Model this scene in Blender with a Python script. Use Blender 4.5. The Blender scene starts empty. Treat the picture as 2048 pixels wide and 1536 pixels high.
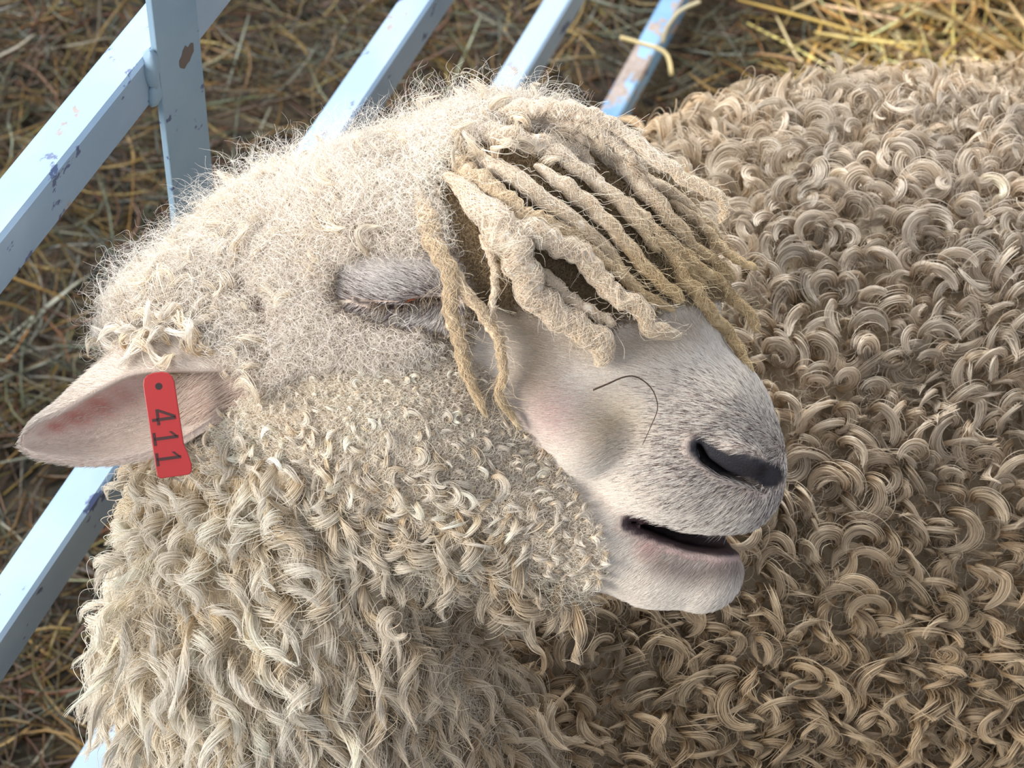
import bpy, math, random
import numpy as np
from mathutils import Matrix, Vector
from mathutils.bvhtree import BVHTree

rng = np.random.default_rng(7)
random.seed(7)
F = 4300.0            # focal length in pixels of the 2048 x 1536 frame
CAM_H = 1.735

# ------------------------------------------------------------------ camera
def nrm(v):
    v = np.asarray(v, float)
    return v / (np.linalg.norm(v, axis=-1, keepdims=True) + 1e-12)
R_ = nrm([.356, .677, -.644])
U_ = np.array([.0308, .680, .732]); U_ = nrm(U_ - R_ * (U_ @ R_))
N_ = np.cross(R_, U_)
M = np.stack([N_, R_, U_])               # camera axes -> world axes
CAMPOS = np.array([0, 0, CAM_H])
def c2w(p): return np.asarray(p) @ M.T + CAMPOS
def d2w(d): return np.asarray(d) @ M.T
def Pc(x, y, Z): return np.array([(x - 1024) / F * Z, -(y - 768) / F * Z, -Z])
def Pw(x, y, Z): return c2w(Pc(x, y, Z))
def proj(pc):
    Z = -pc[:, 2]
    return np.stack([1024 + F * pc[:, 0] / Z, 768 - F * pc[:, 1] / Z, Z], 1)

scene = bpy.context.scene
C = scene.collection
cam = bpy.data.cameras.new('camera'); camo = bpy.data.objects.new('camera', cam); C.objects.link(camo)
cam.sensor_width = 36; cam.lens = F / 2048 * 36; cam.clip_start = .05
mw = Matrix([list(M[0]) + [0], list(M[1]) + [0], list(M[2]) + [CAM_H], [0, 0, 0, 1]])
camo.matrix_world = mw
cam.dof.use_dof = True; cam.dof.focus_distance = 1.2; cam.dof.aperture_fstop = 15
scene.camera = camo
scene.view_settings.view_transform = 'Standard'; scene.view_settings.look = 'None'
scene.view_settings.exposure = 0.0; scene.view_settings.gamma = 1.0
scene.view_settings.use_curve_mapping = False
scene.cycles.max_bounces = 5; scene.cycles.diffuse_bounces = 3; scene.cycles.glossy_bounces = 2
scene.cycles.use_adaptive_sampling = True; scene.cycles.adaptive_threshold = .05; scene.cycles.use_denoising = True
scene.cycles.transmission_bounces = 2; scene.cycles.transparent_max_bounces = 4

# ------------------------------------------------------------------ world and lights
w = bpy.data.worlds.new('world'); scene.world = w; w.use_nodes = True
nt = w.node_tree; bg = nt.nodes['Background']
bg.inputs[0].default_value = (.82, .88, 1.0, 1); bg.inputs[1].default_value = .76
def area(name, loc, target, size, power, col, sy=None):
    l = bpy.data.lights.new(name, 'AREA'); l.size = size; l.energy = power; l.color = col
    if sy: l.shape = 'RECTANGLE'; l.size_y = sy
    o = bpy.data.objects.new(name, l); C.objects.link(o); o.location = loc
    o.rotation_euler = (Vector(target) - Vector(loc)).to_track_quat('-Z', 'Y').to_euler()
    return o
area('doorway_daylight', (-1.6, 3.0, 3.3), (0, 1.0, .5), 1.9, 245, (.88, .94, 1.0))
area('low_daylight_left', (-2.3, -1.3, 2.1), (-.2, .8, .6), 1.5, 150, (1.0, .96, .90))
sp = bpy.data.lights.new('sun_patch', 'SPOT'); sp.energy = 620; sp.color = (1.0, .86, .62); sp.spot_size = math.radians(22); sp.spot_blend = .8; sp.shadow_soft_size = .06
spo = bpy.data.objects.new('sun_patch', sp); C.objects.link(spo); spo.location = (1.6, 4.6, 2.8)
spo.rotation_euler = (Vector((-.15, 2.3, 0)) - Vector((1.6, 4.6, 2.8))).to_track_quat('-Z', 'Y').to_euler()

# ------------------------------------------------------------------ material helpers
def new_mat(name):
    m = bpy.data.materials.new(name); m.use_nodes = True
    return m, m.node_tree, m.node_tree.nodes['Principled BSDF']
def attr_mat(name, rough=.6, spec=.3, root=None, translu=0.0, sheen=0.0, bump=0, bscale=400):
    m, t, b = new_mat(name)
    a = t.nodes.new('ShaderNodeAttribute'); a.attribute_name = 'tint'
    out = a.outputs['Color']
    if root is not None:
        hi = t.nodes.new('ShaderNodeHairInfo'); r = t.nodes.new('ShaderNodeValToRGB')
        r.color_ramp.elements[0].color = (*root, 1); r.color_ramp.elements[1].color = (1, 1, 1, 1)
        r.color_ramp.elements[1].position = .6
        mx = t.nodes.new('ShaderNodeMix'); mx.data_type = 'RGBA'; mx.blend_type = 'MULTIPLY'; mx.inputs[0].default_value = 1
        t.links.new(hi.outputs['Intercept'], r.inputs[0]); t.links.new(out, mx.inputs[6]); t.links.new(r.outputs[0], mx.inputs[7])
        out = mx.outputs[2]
    t.links.new(out, b.inputs['Base Color'])
    b.inputs['Roughness'].default_value = rough; b.inputs['Specular IOR Level'].default_value = spec
    if sheen: b.inputs['Sheen Weight'].default_value = sheen
    if bump:
        n = t.nodes.new('ShaderNodeTexNoise'); n.inputs['Scale'].default_value = bscale; n.inputs['Detail'].default_value = 3
        tc = t.nodes.new('ShaderNodeTexCoord'); t.links.new(tc.outputs['Object'], n.inputs['Vector'])
        bp = t.nodes.new('ShaderNodeBump'); bp.inputs['Strength'].default_value = bump; bp.inputs['Distance'].default_value = .001
        t.links.new(n.outputs['Fac'], bp.inputs['Height']); t.links.new(bp.outputs[0], b.inputs['Normal'])
    if translu:
        tr = t.nodes.new('ShaderNodeBsdfTranslucent'); ms = t.nodes.new('ShaderNodeMixShader'); ms.inputs[0].default_value = translu
        t.links.new(out, tr.inputs[0]); t.links.new(b.outputs[0], ms.inputs[1]); t.links.new(tr.outputs[0], ms.inputs[2])
        t.links.new(ms.outputs[0], t.nodes['Material Output'].inputs['Surface'])
    return m
def lerp(a, b, t): return a + (b - a) * t

def mesh_obj(name, verts, faces, mat, parent=None, smooth=False, tint=None):
    me = bpy.data.meshes.new(name)
    verts = np.asarray(verts, np.float32)
    if isinstance(faces, np.ndarray):
        k = faces.shape[1]; n = len(faces)
        me.vertices.add(len(verts)); me.vertices.foreach_set('co', verts.ravel())
        me.loops.add(n * k); me.loops.foreach_set('vertex_index', faces.astype(np.int32).ravel())
        me.polygons.add(n); me.polygons.foreach_set('loop_start', np.arange(0, n * k, k, dtype=np.int32))
        me.update(calc_edges=True)
    else:
        me.from_pydata([tuple(map(float, v)) for v in verts], [], faces); me.update()
    if smooth: me.polygons.foreach_set('use_smooth', np.ones(len(me.polygons), bool))
    if tint is not None:
        a = me.attributes.new('tint', 'FLOAT_COLOR', 'POINT')
        c = np.ones((len(verts), 4), np.float32); c[:, :3] = tint
        a.data.foreach_set('color', c.ravel())
    o = bpy.data.objects.new(name, me); C.objects.link(o)
    for mm in (mat if isinstance(mat, (list, tuple)) else [mat]): me.materials.append(mm)
    if parent is not None: o.parent = parent
    return o
def curves_obj(name, pts, rad, col, mat, parent=None):
    """pts (S,P,3) world, rad (S,P) or (P,), col (S,3)"""
    S, P, _ = pts.shape
    cu = bpy.data.hair_curves.new(name); cu.add_curves([P] * S)
    cu.position_data.foreach_set('vector', pts.astype(np.float32).ravel())
    r = np.broadcast_to(rad, (S, P)).astype(np.float32)
    a = cu.attributes.get('radius') or cu.attributes.new('radius', 'FLOAT', 'POINT')
    a.data.foreach_set('value', r.ravel())
    ct = cu.attributes.new('tint', 'FLOAT_COLOR', 'CURVE')
    c = np.ones((S, 4), np.float32); c[:, :3] = col
    ct.data.foreach_set('color', c.ravel())
    o = bpy.data.objects.new(name, cu); C.objects.link(o); cu.materials.append(mat)
    if parent is not None: o.parent = parent
    return o
def empty(name, loc=(0, 0, 0)):
    o = bpy.data.objects.new(name, None); C.objects.link(o); o.location = loc; o.empty_display_size = .05
    return o
def tag(o, label=None, cat=None, group=None, kind=None):
    if label: o['label'] = label
    if cat: o['category'] = cat
    if group: o['group'] = group
    if kind: o['kind'] = kind
    return o
def snoise(p, freq, seed=0, n=10):
    g = np.random.default_rng(seed); out = np.zeros(len(p))
    for _ in range(n):
        k = g.normal(size=3) * freq; out += np.sin(p @ k + g.uniform(0, 6.28))
    return out / math.sqrt(n)
def box_mesh(x0, x1, y0, y1, z0, z1, b=.0015):
    """bevelled box: octagon section in xz extruded along y"""
    s = [(x0 + b, z0), (x1 - b, z0), (x1, z0 + b), (x1, z1 - b), (x1 - b, z1), (x0 + b, z1), (x0, z1 - b), (x0, z0 + b)]
    v = [(x, y0, z) for x, z in s] + [(x, y1, z) for x, z in s]
    f = [tuple(range(8)), tuple(range(15, 7, -1))] + [(i, i + 8, (i + 1) % 8 + 8, (i + 1) % 8) for i in range(8)]
    return v, f

# ------------------------------------------------------------------ ground and straw
def ground_h(x, y):
    p = np.stack([x, y, x * 0], -1).reshape(-1, 3)
    return ((snoise(p, 5, 3) * .014 + snoise(p, 14, 4) * .006) * (1 - .85 * np.exp(-((p[:, 0] + .53) / .16) ** 2))).reshape(x.shape)
gx, gy = np.meshgrid(np.linspace(-3.2, 3.6, 150), np.linspace(-1.5, 6, 160), indexing='ij')
gz = ground_h(gx, gy)
gv = np.stack([gx, gy, gz], -1).reshape(-1, 3)
ii = np.arange(150 * 160).reshape(150, 160)
gf = np.stack([ii[:-1, :-1], ii[1:, :-1], ii[1:, 1:], ii[:-1, 1:]], -1).reshape(-1, 4)
mg, t, b = new_mat('trodden_litter')
tc = t.nodes.new('ShaderNodeTexCoord'); n = t.nodes.new('ShaderNodeTexNoise'); n.inputs['Scale'].default_value = 30; n.inputs['Detail'].default_value = 8
cr = t.nodes.new('ShaderNodeValToRGB'); cr.color_ramp.elements[0].position = .35; cr.color_ramp.elements[1].position = .7
cr.color_ramp.elements[0].color = (.010, .007, .003, 1); cr.color_ramp.elements[1].color = (.055, .034, .013, 1)
t.links.new(tc.outputs['Object'], n.inputs['Vector']); t.links.new(n.outputs['Fac'], cr.inputs[0]); t.links.new(cr.outputs[0], b.inputs['Base Color'])
b.inputs['Roughness'].default_value = .9
floor = mesh_obj('floor', gv, gf, mg, smooth=True); tag(floor, 'dark trodden bedding floor of the pen under the straw', kind='structure')

def straw_mesh(name, xy, length, width, cols, lift, label, tilt=.25, bend=.25, parent=None):
    n = len(xy); S = 5
    ang = rng.uniform(0, 2 * math.pi, n); d = np.stack([np.cos(ang), np.sin(ang), rng.normal(0, tilt, n)], 1); d = nrm(d)
    side = nrm(np.cross(d, [0, 0, 1.0])); up = np.cross(side, d)
    z = ground_h(xy[:, 0], xy[:, 1]) + lift
    c = np.stack([xy[:, 0], xy[:, 1], z], 1)
    s = np.linspace(-.5, .5, S)
    bn = rng.normal(0, bend, n) * length; bu = rng.normal(0, bend * .35, n) * length
    mid = c[:, None] + d[:, None] * (s[None, :, None] * length[:, None, None]) + side[:, None] * (bn[:, None] * (s[None] ** 2 * 2))[:, :, None] + up[:, None] * (bu[:, None] * (s[None] ** 2 * 2))[:, :, None]
    gh = ground_h(mid[..., 0], mid[..., 1]) + .002
    mid[..., 2] = np.maximum(mid[..., 2], gh)
    roll = rng.uniform(0, 2 * math.pi, n)
    K = 4; vs = []
    for k in range(K):
        a = roll + k * 2 * math.pi / K
        e = side * (np.cos(a))[:, None] + up * (np.sin(a) * 1)[:, None]
        e = e * np.where(k % 2 == 0, 1, .45)
        tap = np.array([.8, 1, 1, 1, .6])
        vs.append(mid + e[:, None] * (width[:, None] * .5 * tap[None])[:, :, None])
    V = np.stack(vs, 2).reshape(-1, 3)
    idx = np.arange(n * S * K).reshape(n, S, K)
    fs = []
    for k in range(K):
        k2 = (k + 1) % K
        fs.append(np.stack([idx[:, :-1, k], idx[:, 1:, k], idx[:, 1:, k2], idx[:, :-1, k2]], -1).reshape(-1, 4))
    fs.append(idx[:, 0, ::-1]); fs.append(idx[:, -1, :])
    o = mesh_obj(name, V, np.concatenate(fs), MSTRAW, tint=np.repeat(cols, S * K, axis=0), parent=parent)
    return tag(o, label, None if parent else 'straw', kind='stuff')
MSTRAW = attr_mat('straw', rough=.42, spec=.5, translu=.12)
def pick(cols, n, jit=.25):
    c = np.array(cols)[rng.integers(0, len(cols), n)]
    return np.clip(c * np.exp(rng.normal(0, jit, (n, 1))) * np.exp(rng.normal(0, .06, (n, 3))), 0, 1)
# hay behind and left of the fence
nh = 24000
xy = np.stack([rng.uniform(-1.7, -.05, nh), rng.uniform(-.1, 3.3, nh)], 1); xy = xy[(xy[:, 0] + rng.normal(0, .1, nh) < -.18) | (xy[:, 1] < 1.6)]; xy = xy[(np.abs(xy[:, 0] + .553) > .035) | (xy[:, 1] < 1.0)]; nh = len(xy)
straw_mesh('hay_litter', xy, rng.uniform(.05, .18, nh), rng.uniform(.0018, .0042, nh),
           pick([(.115, .105, .055), (.07, .07, .04), (.16, .105, .03), (.19, .11, .03), (.11, .05, .022), (.21, .20, .15), (.045, .03, .015), (.12, .055, .027), (.24, .17, .055)], nh, .42) * .74,
           rng.uniform(0, .03, nh), 'grey green and brown matted hay covering the ground behind the blue fence')
ns = 9500
xy = np.stack([rng.uniform(-.75, .9, ns), rng.uniform(1.5, 3.3, ns)], 1); xy = xy[xy[:, 0] > -.40 + np.abs(rng.normal(0, .05, ns))]; ns = len(xy)
straw_mesh('straw_bedding', xy, rng.uniform(.08, .30, ns), rng.uniform(.0035, .0068, ns),
           pick([(.60, .40, .12), (.66, .48, .18), (.40, .24, .07), (.48, .36, .16), (.22, .13, .05), (.75, .62, .34)], ns, .28),
           rng.uniform(.005, .055, ns), 'loose golden straw heaped beyond the back of the sheep', tilt=.2, bend=.12)

# ------------------------------------------------------------------ fence panel
def paint_mat(name, base, rust=.5, seed=0.0, rough=.55, hi=(.44, .56, .68)):
    m, t, b = new_mat(name)
    tc = t.nodes.new('ShaderNodeTexCoord'); mp = t.nodes.new('ShaderNodeMapping'); mp.inputs['Location'].default_value = (seed, seed, seed)
    mp.inputs['Scale'].default_value = (1, .6, 1)
    t.links.new(tc.outputs['Object'], mp.inputs['Vector'])
    def noise(sc, det=4, ro=.5):
        n = t.nodes.new('ShaderNodeTexNoise'); n.inputs['Scale'].default_value = sc; n.inputs['Detail'].default_value = det; n.inputs['Roughness'].default_value = ro
        t.links.new(mp.outputs[0], n.inputs['Vector']); return n
    n1 = noise(22, 7, .62); n2 = noise(9, 5); n3 = noise(160, 3)
    r1 = t.nodes.new('ShaderNodeValToRGB'); r1.color_ramp.elements[0].position = rust; r1.color_ramp.elements[1].position = rust + .015
    m1 = t.nodes.new('ShaderNodeMix'); m1.data_type = 'RGBA'
    r2 = t.nodes.new('ShaderNodeValToRGB'); r2.color_ramp.elements[0].position = .4; r2.color_ramp.elements[1].position = .62
    m0 = t.nodes.new('ShaderNodeMix'); m0.data_type = 'RGBA'
    m0.inputs[6].default_value = (*base, 1); m0.inputs[7].default_value = (*hi, 1)
    t.links.new(n2.outputs['Fac'], r2.inputs[0]); t.links.new(r2.outputs[0], m0.inputs[0])
    r3 = t.nodes.new('ShaderNodeValToRGB'); r3.color_ramp.elements[0].color = (.16, .10, .075, 1); r3.color_ramp.elements[1].color = (.38, .33, .30, 1)
    t.links.new(n3.outputs['Fac'], r3.inputs[0])
    t.links.new(n1.outputs['Fac'], r1.inputs[0]); t.links.new(r1.outputs[0], m1.inputs[0]); t.links.new(m0.outputs[2], m1.inputs[6]); t.links.new(r3.outputs[0], m1.inputs[7])
    t.links.new(m1.outputs[2], b.inputs['Base Color'])
    bp = t.nodes.new('ShaderNodeBump'); bp.inputs['Strength'].default_value = .25; bp.inputs['Distance'].default_value = .0008
    t.links.new(n3.outputs['Fac'], bp.inputs['Height']); t.links.new(bp.outputs[0], b.inputs['Normal'])
    b.inputs['Roughness'].default_value = rough; b.inputs['Specular IOR Level'].default_value = .4
    n4 = noise(48, 5, .6); r4 = t.nodes.new('ShaderNodeValToRGB'); r4.color_ramp.elements[0].position = .63; r4.color_ramp.elements[1].position = .65
    m4 = t.nodes.new('ShaderNodeMix'); m4.data_type = 'RGBA'; m4.inputs[7].default_value = (.07, .10, .20, 1)
    t.links.new(n4.outputs['Fac'], r4.inputs[0]); t.links.new(r4.outputs[0], m4.inputs[0]); t.links.new(m1.outputs[2], m4.inputs[6]); t.links.new(m4.outputs[2], b.inputs['Base Color'])
    return m
D = .54; TW = .0265; TH = .036
mp_rail = paint_mat('pale_blue_paint', (.23, .33, .44), .665, 1.3, hi=(.32, .42, .52))
mp_worn = paint_mat('worn_blue_paint', (.09, .20, .36), .50, 4.1, hi=(.20, .34, .50))
mp_post = paint_mat('grey_blue_paint', (.19, .30, .40), .66, 9.0, hi=(.25, .36, .45))
def ray_x(px, py, xw):
    d = d2w(Pc(px, py, 1.0)); k = xw / d[0]; return d * k + CAMPOS
fence = empty('fence_panel', (-D, 0, 0))
tag(fence, 'pale blue square tube metal fence panel behind the sheep', 'fence')
FO = np.array([-D, 0, 0])
RAILZ = []
for i, (px, py) in enumerate([(145, 175), (600, 280), (990, 155), (1220, 180)]):
    q = ray_x(px, py, -D - TW); z = q[2]; RAILZ.append(z)
    v, f = box_mesh(-TW, 0, -1.2, 4.2, z - TH, z, .0025)
    o = mesh_obj('rail', v, f, mp_worn if i == 3 else mp_rail, fence)
    if i == 3: o['label'] = 'lowest rail with blue paint chipped to rust'
pa = ray_x(313, 100, -D + .004); pb = ray_x(355, 470, -D + .004)
PY = (pa[1] + pb[1]) / 2; print('RAIL', RAILZ); print('post y', pa, pb, 'rails', RAILZ)
PWID = .052
def plate(y0, y1, z0, z1, x0, x1):
    v = [(x0, y0, z0), (x1, y0, z0), (x1, y1, z0), (x0, y1, z0), (x0, y0, z1), (x1, y0, z1), (x1, y1, z1), (x0, y1, z1)]
    f = [(0, 3, 2, 1), (4, 5, 6, 7), (0, 1, 5, 4), (1, 2, 6, 5), (2, 3, 7, 6), (3, 0, 4, 7)]
    return v, f
v, f = plate(PY, PY + PWID, .0, 1.05, .0, .0045)
po = mesh_obj('upright', v, f, mp_post, fence); po['label'] = 'flat upright bar welded across the rails'
bv = po.modifiers.new('b', 'BEVEL'); bv.width = .0008; bv.segments = 2
def blob(name, c, r, mat, parent, seed=0):
    g = []; U, V2 = 14, 9
    for i in range(V2):
        th = math.pi * i / (V2 - 1)
        for j in range(U):
            ph = 2 * math.pi * j / U
            g.append((math.sin(th) * math.cos(ph), math.sin(th) * math.sin(ph), math.cos(th)))
    g = np.array(g); g = g * (1 + .15 * snoise(g, 3, seed))[:, None] * np.array(r) + np.array(c)
    fs = [(i * U + j, i * U + (j + 1) % U, (i + 1) * U + (j + 1) % U, (i + 1) * U + j) for i in range(V2 - 1) for j in range(U)]
    return mesh_obj(name, g, fs, mat, parent, smooth=True)
blob('weld', (.0015, PY - .004, RAILZ[0] - .010), (.005, .006, .015), mp_post, fence, 5)
blob('weld', (.0015, PY - .003, RAILZ[0] - .028), (.004, .006, .010), mp_post, fence, 6)
# rust scabs standing slightly proud of the upright
mr, t, b = new_mat('rust'); b.inputs['Base Color'].default_value = (.13, .10, .085, 1); b.inputs['Roughness'].default_value = .8
def patch_on_post(px, py, ry, rz, seed):
    q = ray_x(px, py, -D + .0046); a = np.linspace(0, 2 * math.pi, 17)[:-1]
    rr = 1 + .2 * np.random.default_rng(seed).normal(size=16)
    v = [(.0050, q[1], q[2])] + [(.0047, q[1] + ry * math.cos(t_) * k, q[2] + rz * math.sin(t_) * k) for t_, k in zip(a, rr)]
    v += [(.0040, q[1] + ry * math.cos(t_) * k, q[2] + rz * math.sin(t_) * k) for t_, k in zip(a, rr)]
    fs = [(0, 1 + i, 1 + (i + 1) % 16) for i in range(16)] + [(1 + i, 17 + i, 17 + (i + 1) % 16, 1 + (i + 1) % 16) for i in range(16)]
    mesh_obj('rust_patch', v, fs, mr, fence)
patch_on_post(373, 112, .009, .007, 1)

# straws lying over the lowest rail: things of their own
def tube(name, pts, r, mat, parent=None, K=6, tint=(1, 1, 1), flat=1.0):
    pts = np.asarray(pts, float); n = len(pts)
    r = np.broadcast_to(r, (n,)); tg = nrm(np.gradient(pts, axis=0))
    a0 = nrm(np.cross(tg, [.3, .5, .8])); b0 = np.cross(tg, a0)
    V = np.stack([pts + (a0 * math.cos(k * 2 * math.pi / K) + b0 * math.sin(k * 2 * math.pi / K) * flat) * r[:, None] for k in range(K)], 1).reshape(-1, 3)
    idx = np.arange(n * K).reshape(n, K)
    fs = [tuple(idx[0][::-1]), tuple(idx[-1])] + [(idx[i, k], idx[i, (k + 1) % K], idx[i + 1, (k + 1) % K], idx[i + 1, k]) for i in range(n - 1) for k in range(K)]
    return mesh_obj(name, V, [tuple(map(int, q)) for q in fs], mat, parent, smooth=True, tint=np.tile(tint, (n * K, 1)))
def spl(P, n):
    P = np.asarray(P, float); m = len(P); u = np.linspace(0, m - 1, n); out = []
    for t_ in u:
        i = min(int(t_), m - 2); k = t_ - i
        p0, p1, p2, p3 = P[max(i - 1, 0)], P[i], P[i + 1], P[min(i + 2, m - 1)]
        out.append(.5 * ((2 * p1) + (-p0 + p2) * k + (2 * p0 - 5 * p1 + 4 * p2 - p3) * k ** 2 + (-p0 + 3 * p1 - 3 * p2 + p3) * k ** 3))
    return np.array(out)
Zr = -(np.array(ray_x(1310, 60, -D)) - CAMPOS) @ M[:, 2]
o = tube('straw_stem', spl([Pw(1240, 75, Zr - .012), Pw(1275, 85, Zr - .012), Pw(1330, 105, Zr - .018), Pw(1343, 150, Zr - .03)], 12), .0027, MSTRAW, tint=(.62, .50, .24))
tag(o, 'pale bent straw lying across the chipped lowest blue rail', 'straw', 'single straws over the lowest rail')
o = tube('straw_stem', spl([Pw(1400, 3, Zr - .05), Pw(1360, 22, Zr - .04), Pw(1335, 55, Zr - .03), Pw(1325, 85, Zr - .02)], 12), .0026, MSTRAW, tint=(.62, .55, .36))
tag(o, 'thick pale straw leaning on the lowest rail at the top of its chipped paint', 'straw', 'single straws over the lowest rail')

# ------------------------------------------------------------------ the sheep: one signed distance field
def seg_rc(X, a, ra, b_, rb):
    ab = b_ - a; l2 = ab @ ab
    t_ = ((X[0] - a[0]) * ab[0] + (X[1] - a[1]) * ab[1] + (X[2] - a[2]) * ab[2]) / l2
    t_ = np.clip(t_, 0, 1)
    d2 = (X[0] - a[0] - t_ * ab[0]) ** 2 + (X[1] - a[1] - t_ * ab[1]) ** 2 + (X[2] - a[2] - t_ * ab[2]) ** 2
    return np.sqrt(d2) - (ra + (rb - ra) * t_)
def ell(X, c, r, ang=0):
    x, y, z = X[0] - c[0], X[1] - c[1], X[2] - c[2]
    ca, sa = math.cos(ang), math.sin(ang)
    u, v_ = x * ca + y * sa, -x * sa + y * ca
    k0 = np.sqrt((u / r[0]) ** 2 + (v_ / r[1]) ** 2 + (z / r[2]) ** 2)
    return (k0 - 1) * min(r) * (.6 + .4 * k0) if False else k0 * (k0 - 1) / (np.sqrt((u / r[0] ** 2) ** 2 + (v_ / r[1] ** 2) ** 2 + (z / r[2] ** 2) ** 2) + 1e-9)
def smin(a, b_, k):
    h = np.maximum(k - np.abs(a - b_), 0) / k
    return np.minimum(a, b_) - h * h * k * .25
def smax(a, b_, k): return -smin(-a, -b_, k)
def RC(X, x0, y0, z0, r0, x1, y1, z1, r1): return seg_rc(X, Pc(x0, y0, z0), r0 * z0 / F, Pc(x1, y1, z1), r1 * z1 / F)
def EL(X, x, y, z, rx, ry, rz, deg=0): return ell(X, Pc(x, y, z), (rx * z / F, ry * z / F, rz), math.radians(-deg))
def f_neck(X):
    d = RC(X, 600, 800, 1.245, 310, 590, 1300, 1.27, 300)
    return smin(d, RC(X, 590, 1300, 1.27, 300, 850, 1850, 1.33, 350), .03)
def f_body(X):
    d = seg_rc(X, Pc(1090, 1300, 1.56), .245, Pc(1700, 985, 1.65), .285)
    d = smin(d, seg_rc(X, Pc(1700, 985, 1.65), .285, Pc(2500, 800, 1.95), .31), .05)
    d = smin(d, seg_rc(X, Pc(1500, 1300, 1.74), .315, Pc(2500, 1000, 2.02), .30), .05)
    return d
def poly2d(X, pts):
    d = None
    zz = 1.16
    for (x0, y0, r0), (x1, y1, r1) in zip(pts[:-1], pts[1:]):
        a = Pc(x0, y0, zz); b_ = Pc(x1, y1, zz); ab = (b_ - a)[:2]
        t_ = np.clip(((X[0] - a[0]) * ab[0] + (X[1] - a[1]) * ab[1]) / (ab @ ab), 0, 1)
        e = np.sqrt((X[0] - a[0] - t_ * ab[0]) ** 2 + (X[1] - a[1] - t_ * ab[1]) ** 2) - (r0 + (r1 - r0) * t_) * zz / F
        d = e if d is None else np.minimum(d, e)
    return d
MOUTH = [(1262, 1046, 2), (1320, 1066, 7), (1380, 1084, 13), (1440, 1092, 16), (1520, 1090, 16)]
NOSTR = [(1398, 892, 6), (1412, 922, 9), (1450, 948, 8), (1500, 968, 6), (1535, 985, 4)]
EYE = [(712, 600, 2), (760, 612, 3), (800, 614, 4), (835, 600, 4), (885, 597, 3)]
def f_head(X):
    d = RC(X, 800, 528, 1.205, 222, 1000, 500, 1.2, 225)
    d = smin(d, RC(X, 1000, 520, 1.2, 222, 1200, 670, 1.2, 178), .02)
    d = smin(d, RC(X, 1000, 430, 1.21, 195, 1230, 500, 1.21, 160), .02)
    d = smin(d, RC(X, 1230, 500, 1.21, 160, 1325, 600, 1.205, 110), .02)
    d = smin(d, RC(X, 1200, 670, 1.2, 175, 1400, 860, 1.2, 148), .02)
    d = smin(d, RC(X, 1400, 860, 1.2, 145, 1468, 920, 1.2, 98), .012)
    d = smin(d, EL(X, 1440, 975, 1.2, 118, 98, .036), .012)
    d = smin(d, EL(X, 1330, 960, 1.19, 140, 100, .036, 15), .015)
    d = smin(d, RC(X, 600, 560, 1.245, 190, 470, 690, 1.26, 180), .03)
    d = smin(d, EL(X, 370, 628, 1.205, 118, 76, .03, -20), .02)
    d = smin(d, EL(X, 780, 790, 1.205, 320, 270, .066), .03)
    d = smin(d, RC(X, 880, 960, 1.205, 175, 1190, 1060, 1.2, 115), .02)
    # cheek ridge under the eye towards the mouth corner, brow
    d = smin(d, RC(X, 1010, 690, 1.165, 70, 1170, 880, 1.165, 60), .02)
    d = smin(d, EL(X, 800, 545, 1.165, 130, 60, .025, 5), .015)
    d = smin(d, EL(X, 795, 598, 1.158, 88, 44, .016, 0), .014)
    jaw = RC(X, 1190, 1060, 1.2, 115, 1310, 1115, 1.2, 92)
    jaw = smin(jaw, RC(X, 1310, 1115, 1.2, 92, 1400, 1138, 1.2, 84), .01)
    d = smin(d, jaw, .006)
    # lips, nostril wing
    d = smin(d, EL(X, 1480, 905, 1.166, 62, 26, .012, 32), .006)
    m = np.maximum(poly2d(X, MOUTH), -(X[2] + 1.205))          # mouth: from the near cheek to the mid plane
    d = smax(d, -m, .004)
    n = np.maximum(poly2d(X, NOSTR), -(X[2] + 1.178))
    d = smax(d, -n, .003)
    e = np.maximum(poly2d(X, EYE), -(X[2] + 1.142))
    d = smax(d, -e, .002)
    d = smax(d, -EL(X, 430, 800, 1.15, 150, 72, .062, -18), .01)     # hollow that receives the root of the ear
    return d
def field(X):
    nk = f_neck(X); hd = f_head(X); bd = f_body(X)
    return np.minimum(smin(nk, bd, .05), smin(hd, nk, .03))
def axis_grid(lo, a, b_, hi, fine, coarse):
    out = [np.arange(a, b_, fine)]
    l = []; x = a; s = fine
    while x > lo: s = min(s * 1.25, coarse); x -= s; l.append(x)
    r = []; x = out[0][-1]; s = fine
    while x < hi: s = min(s * 1.25, coarse); x += s; r.append(x)
    return np.concatenate([np.array(l[::-1]), out[0], np.array(r)])
gxs = axis_grid(-.50, -.20, .17, 1.25, .0024, .014)
gys = axis_grid(-.75, -.15, .165, .45, .0024, .014)
gzs = axis_grid(-2.45, -1.275, -1.115, -1.0, .0026, .014)
print('grid', len(gxs), len(gys), len(gzs))
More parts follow.
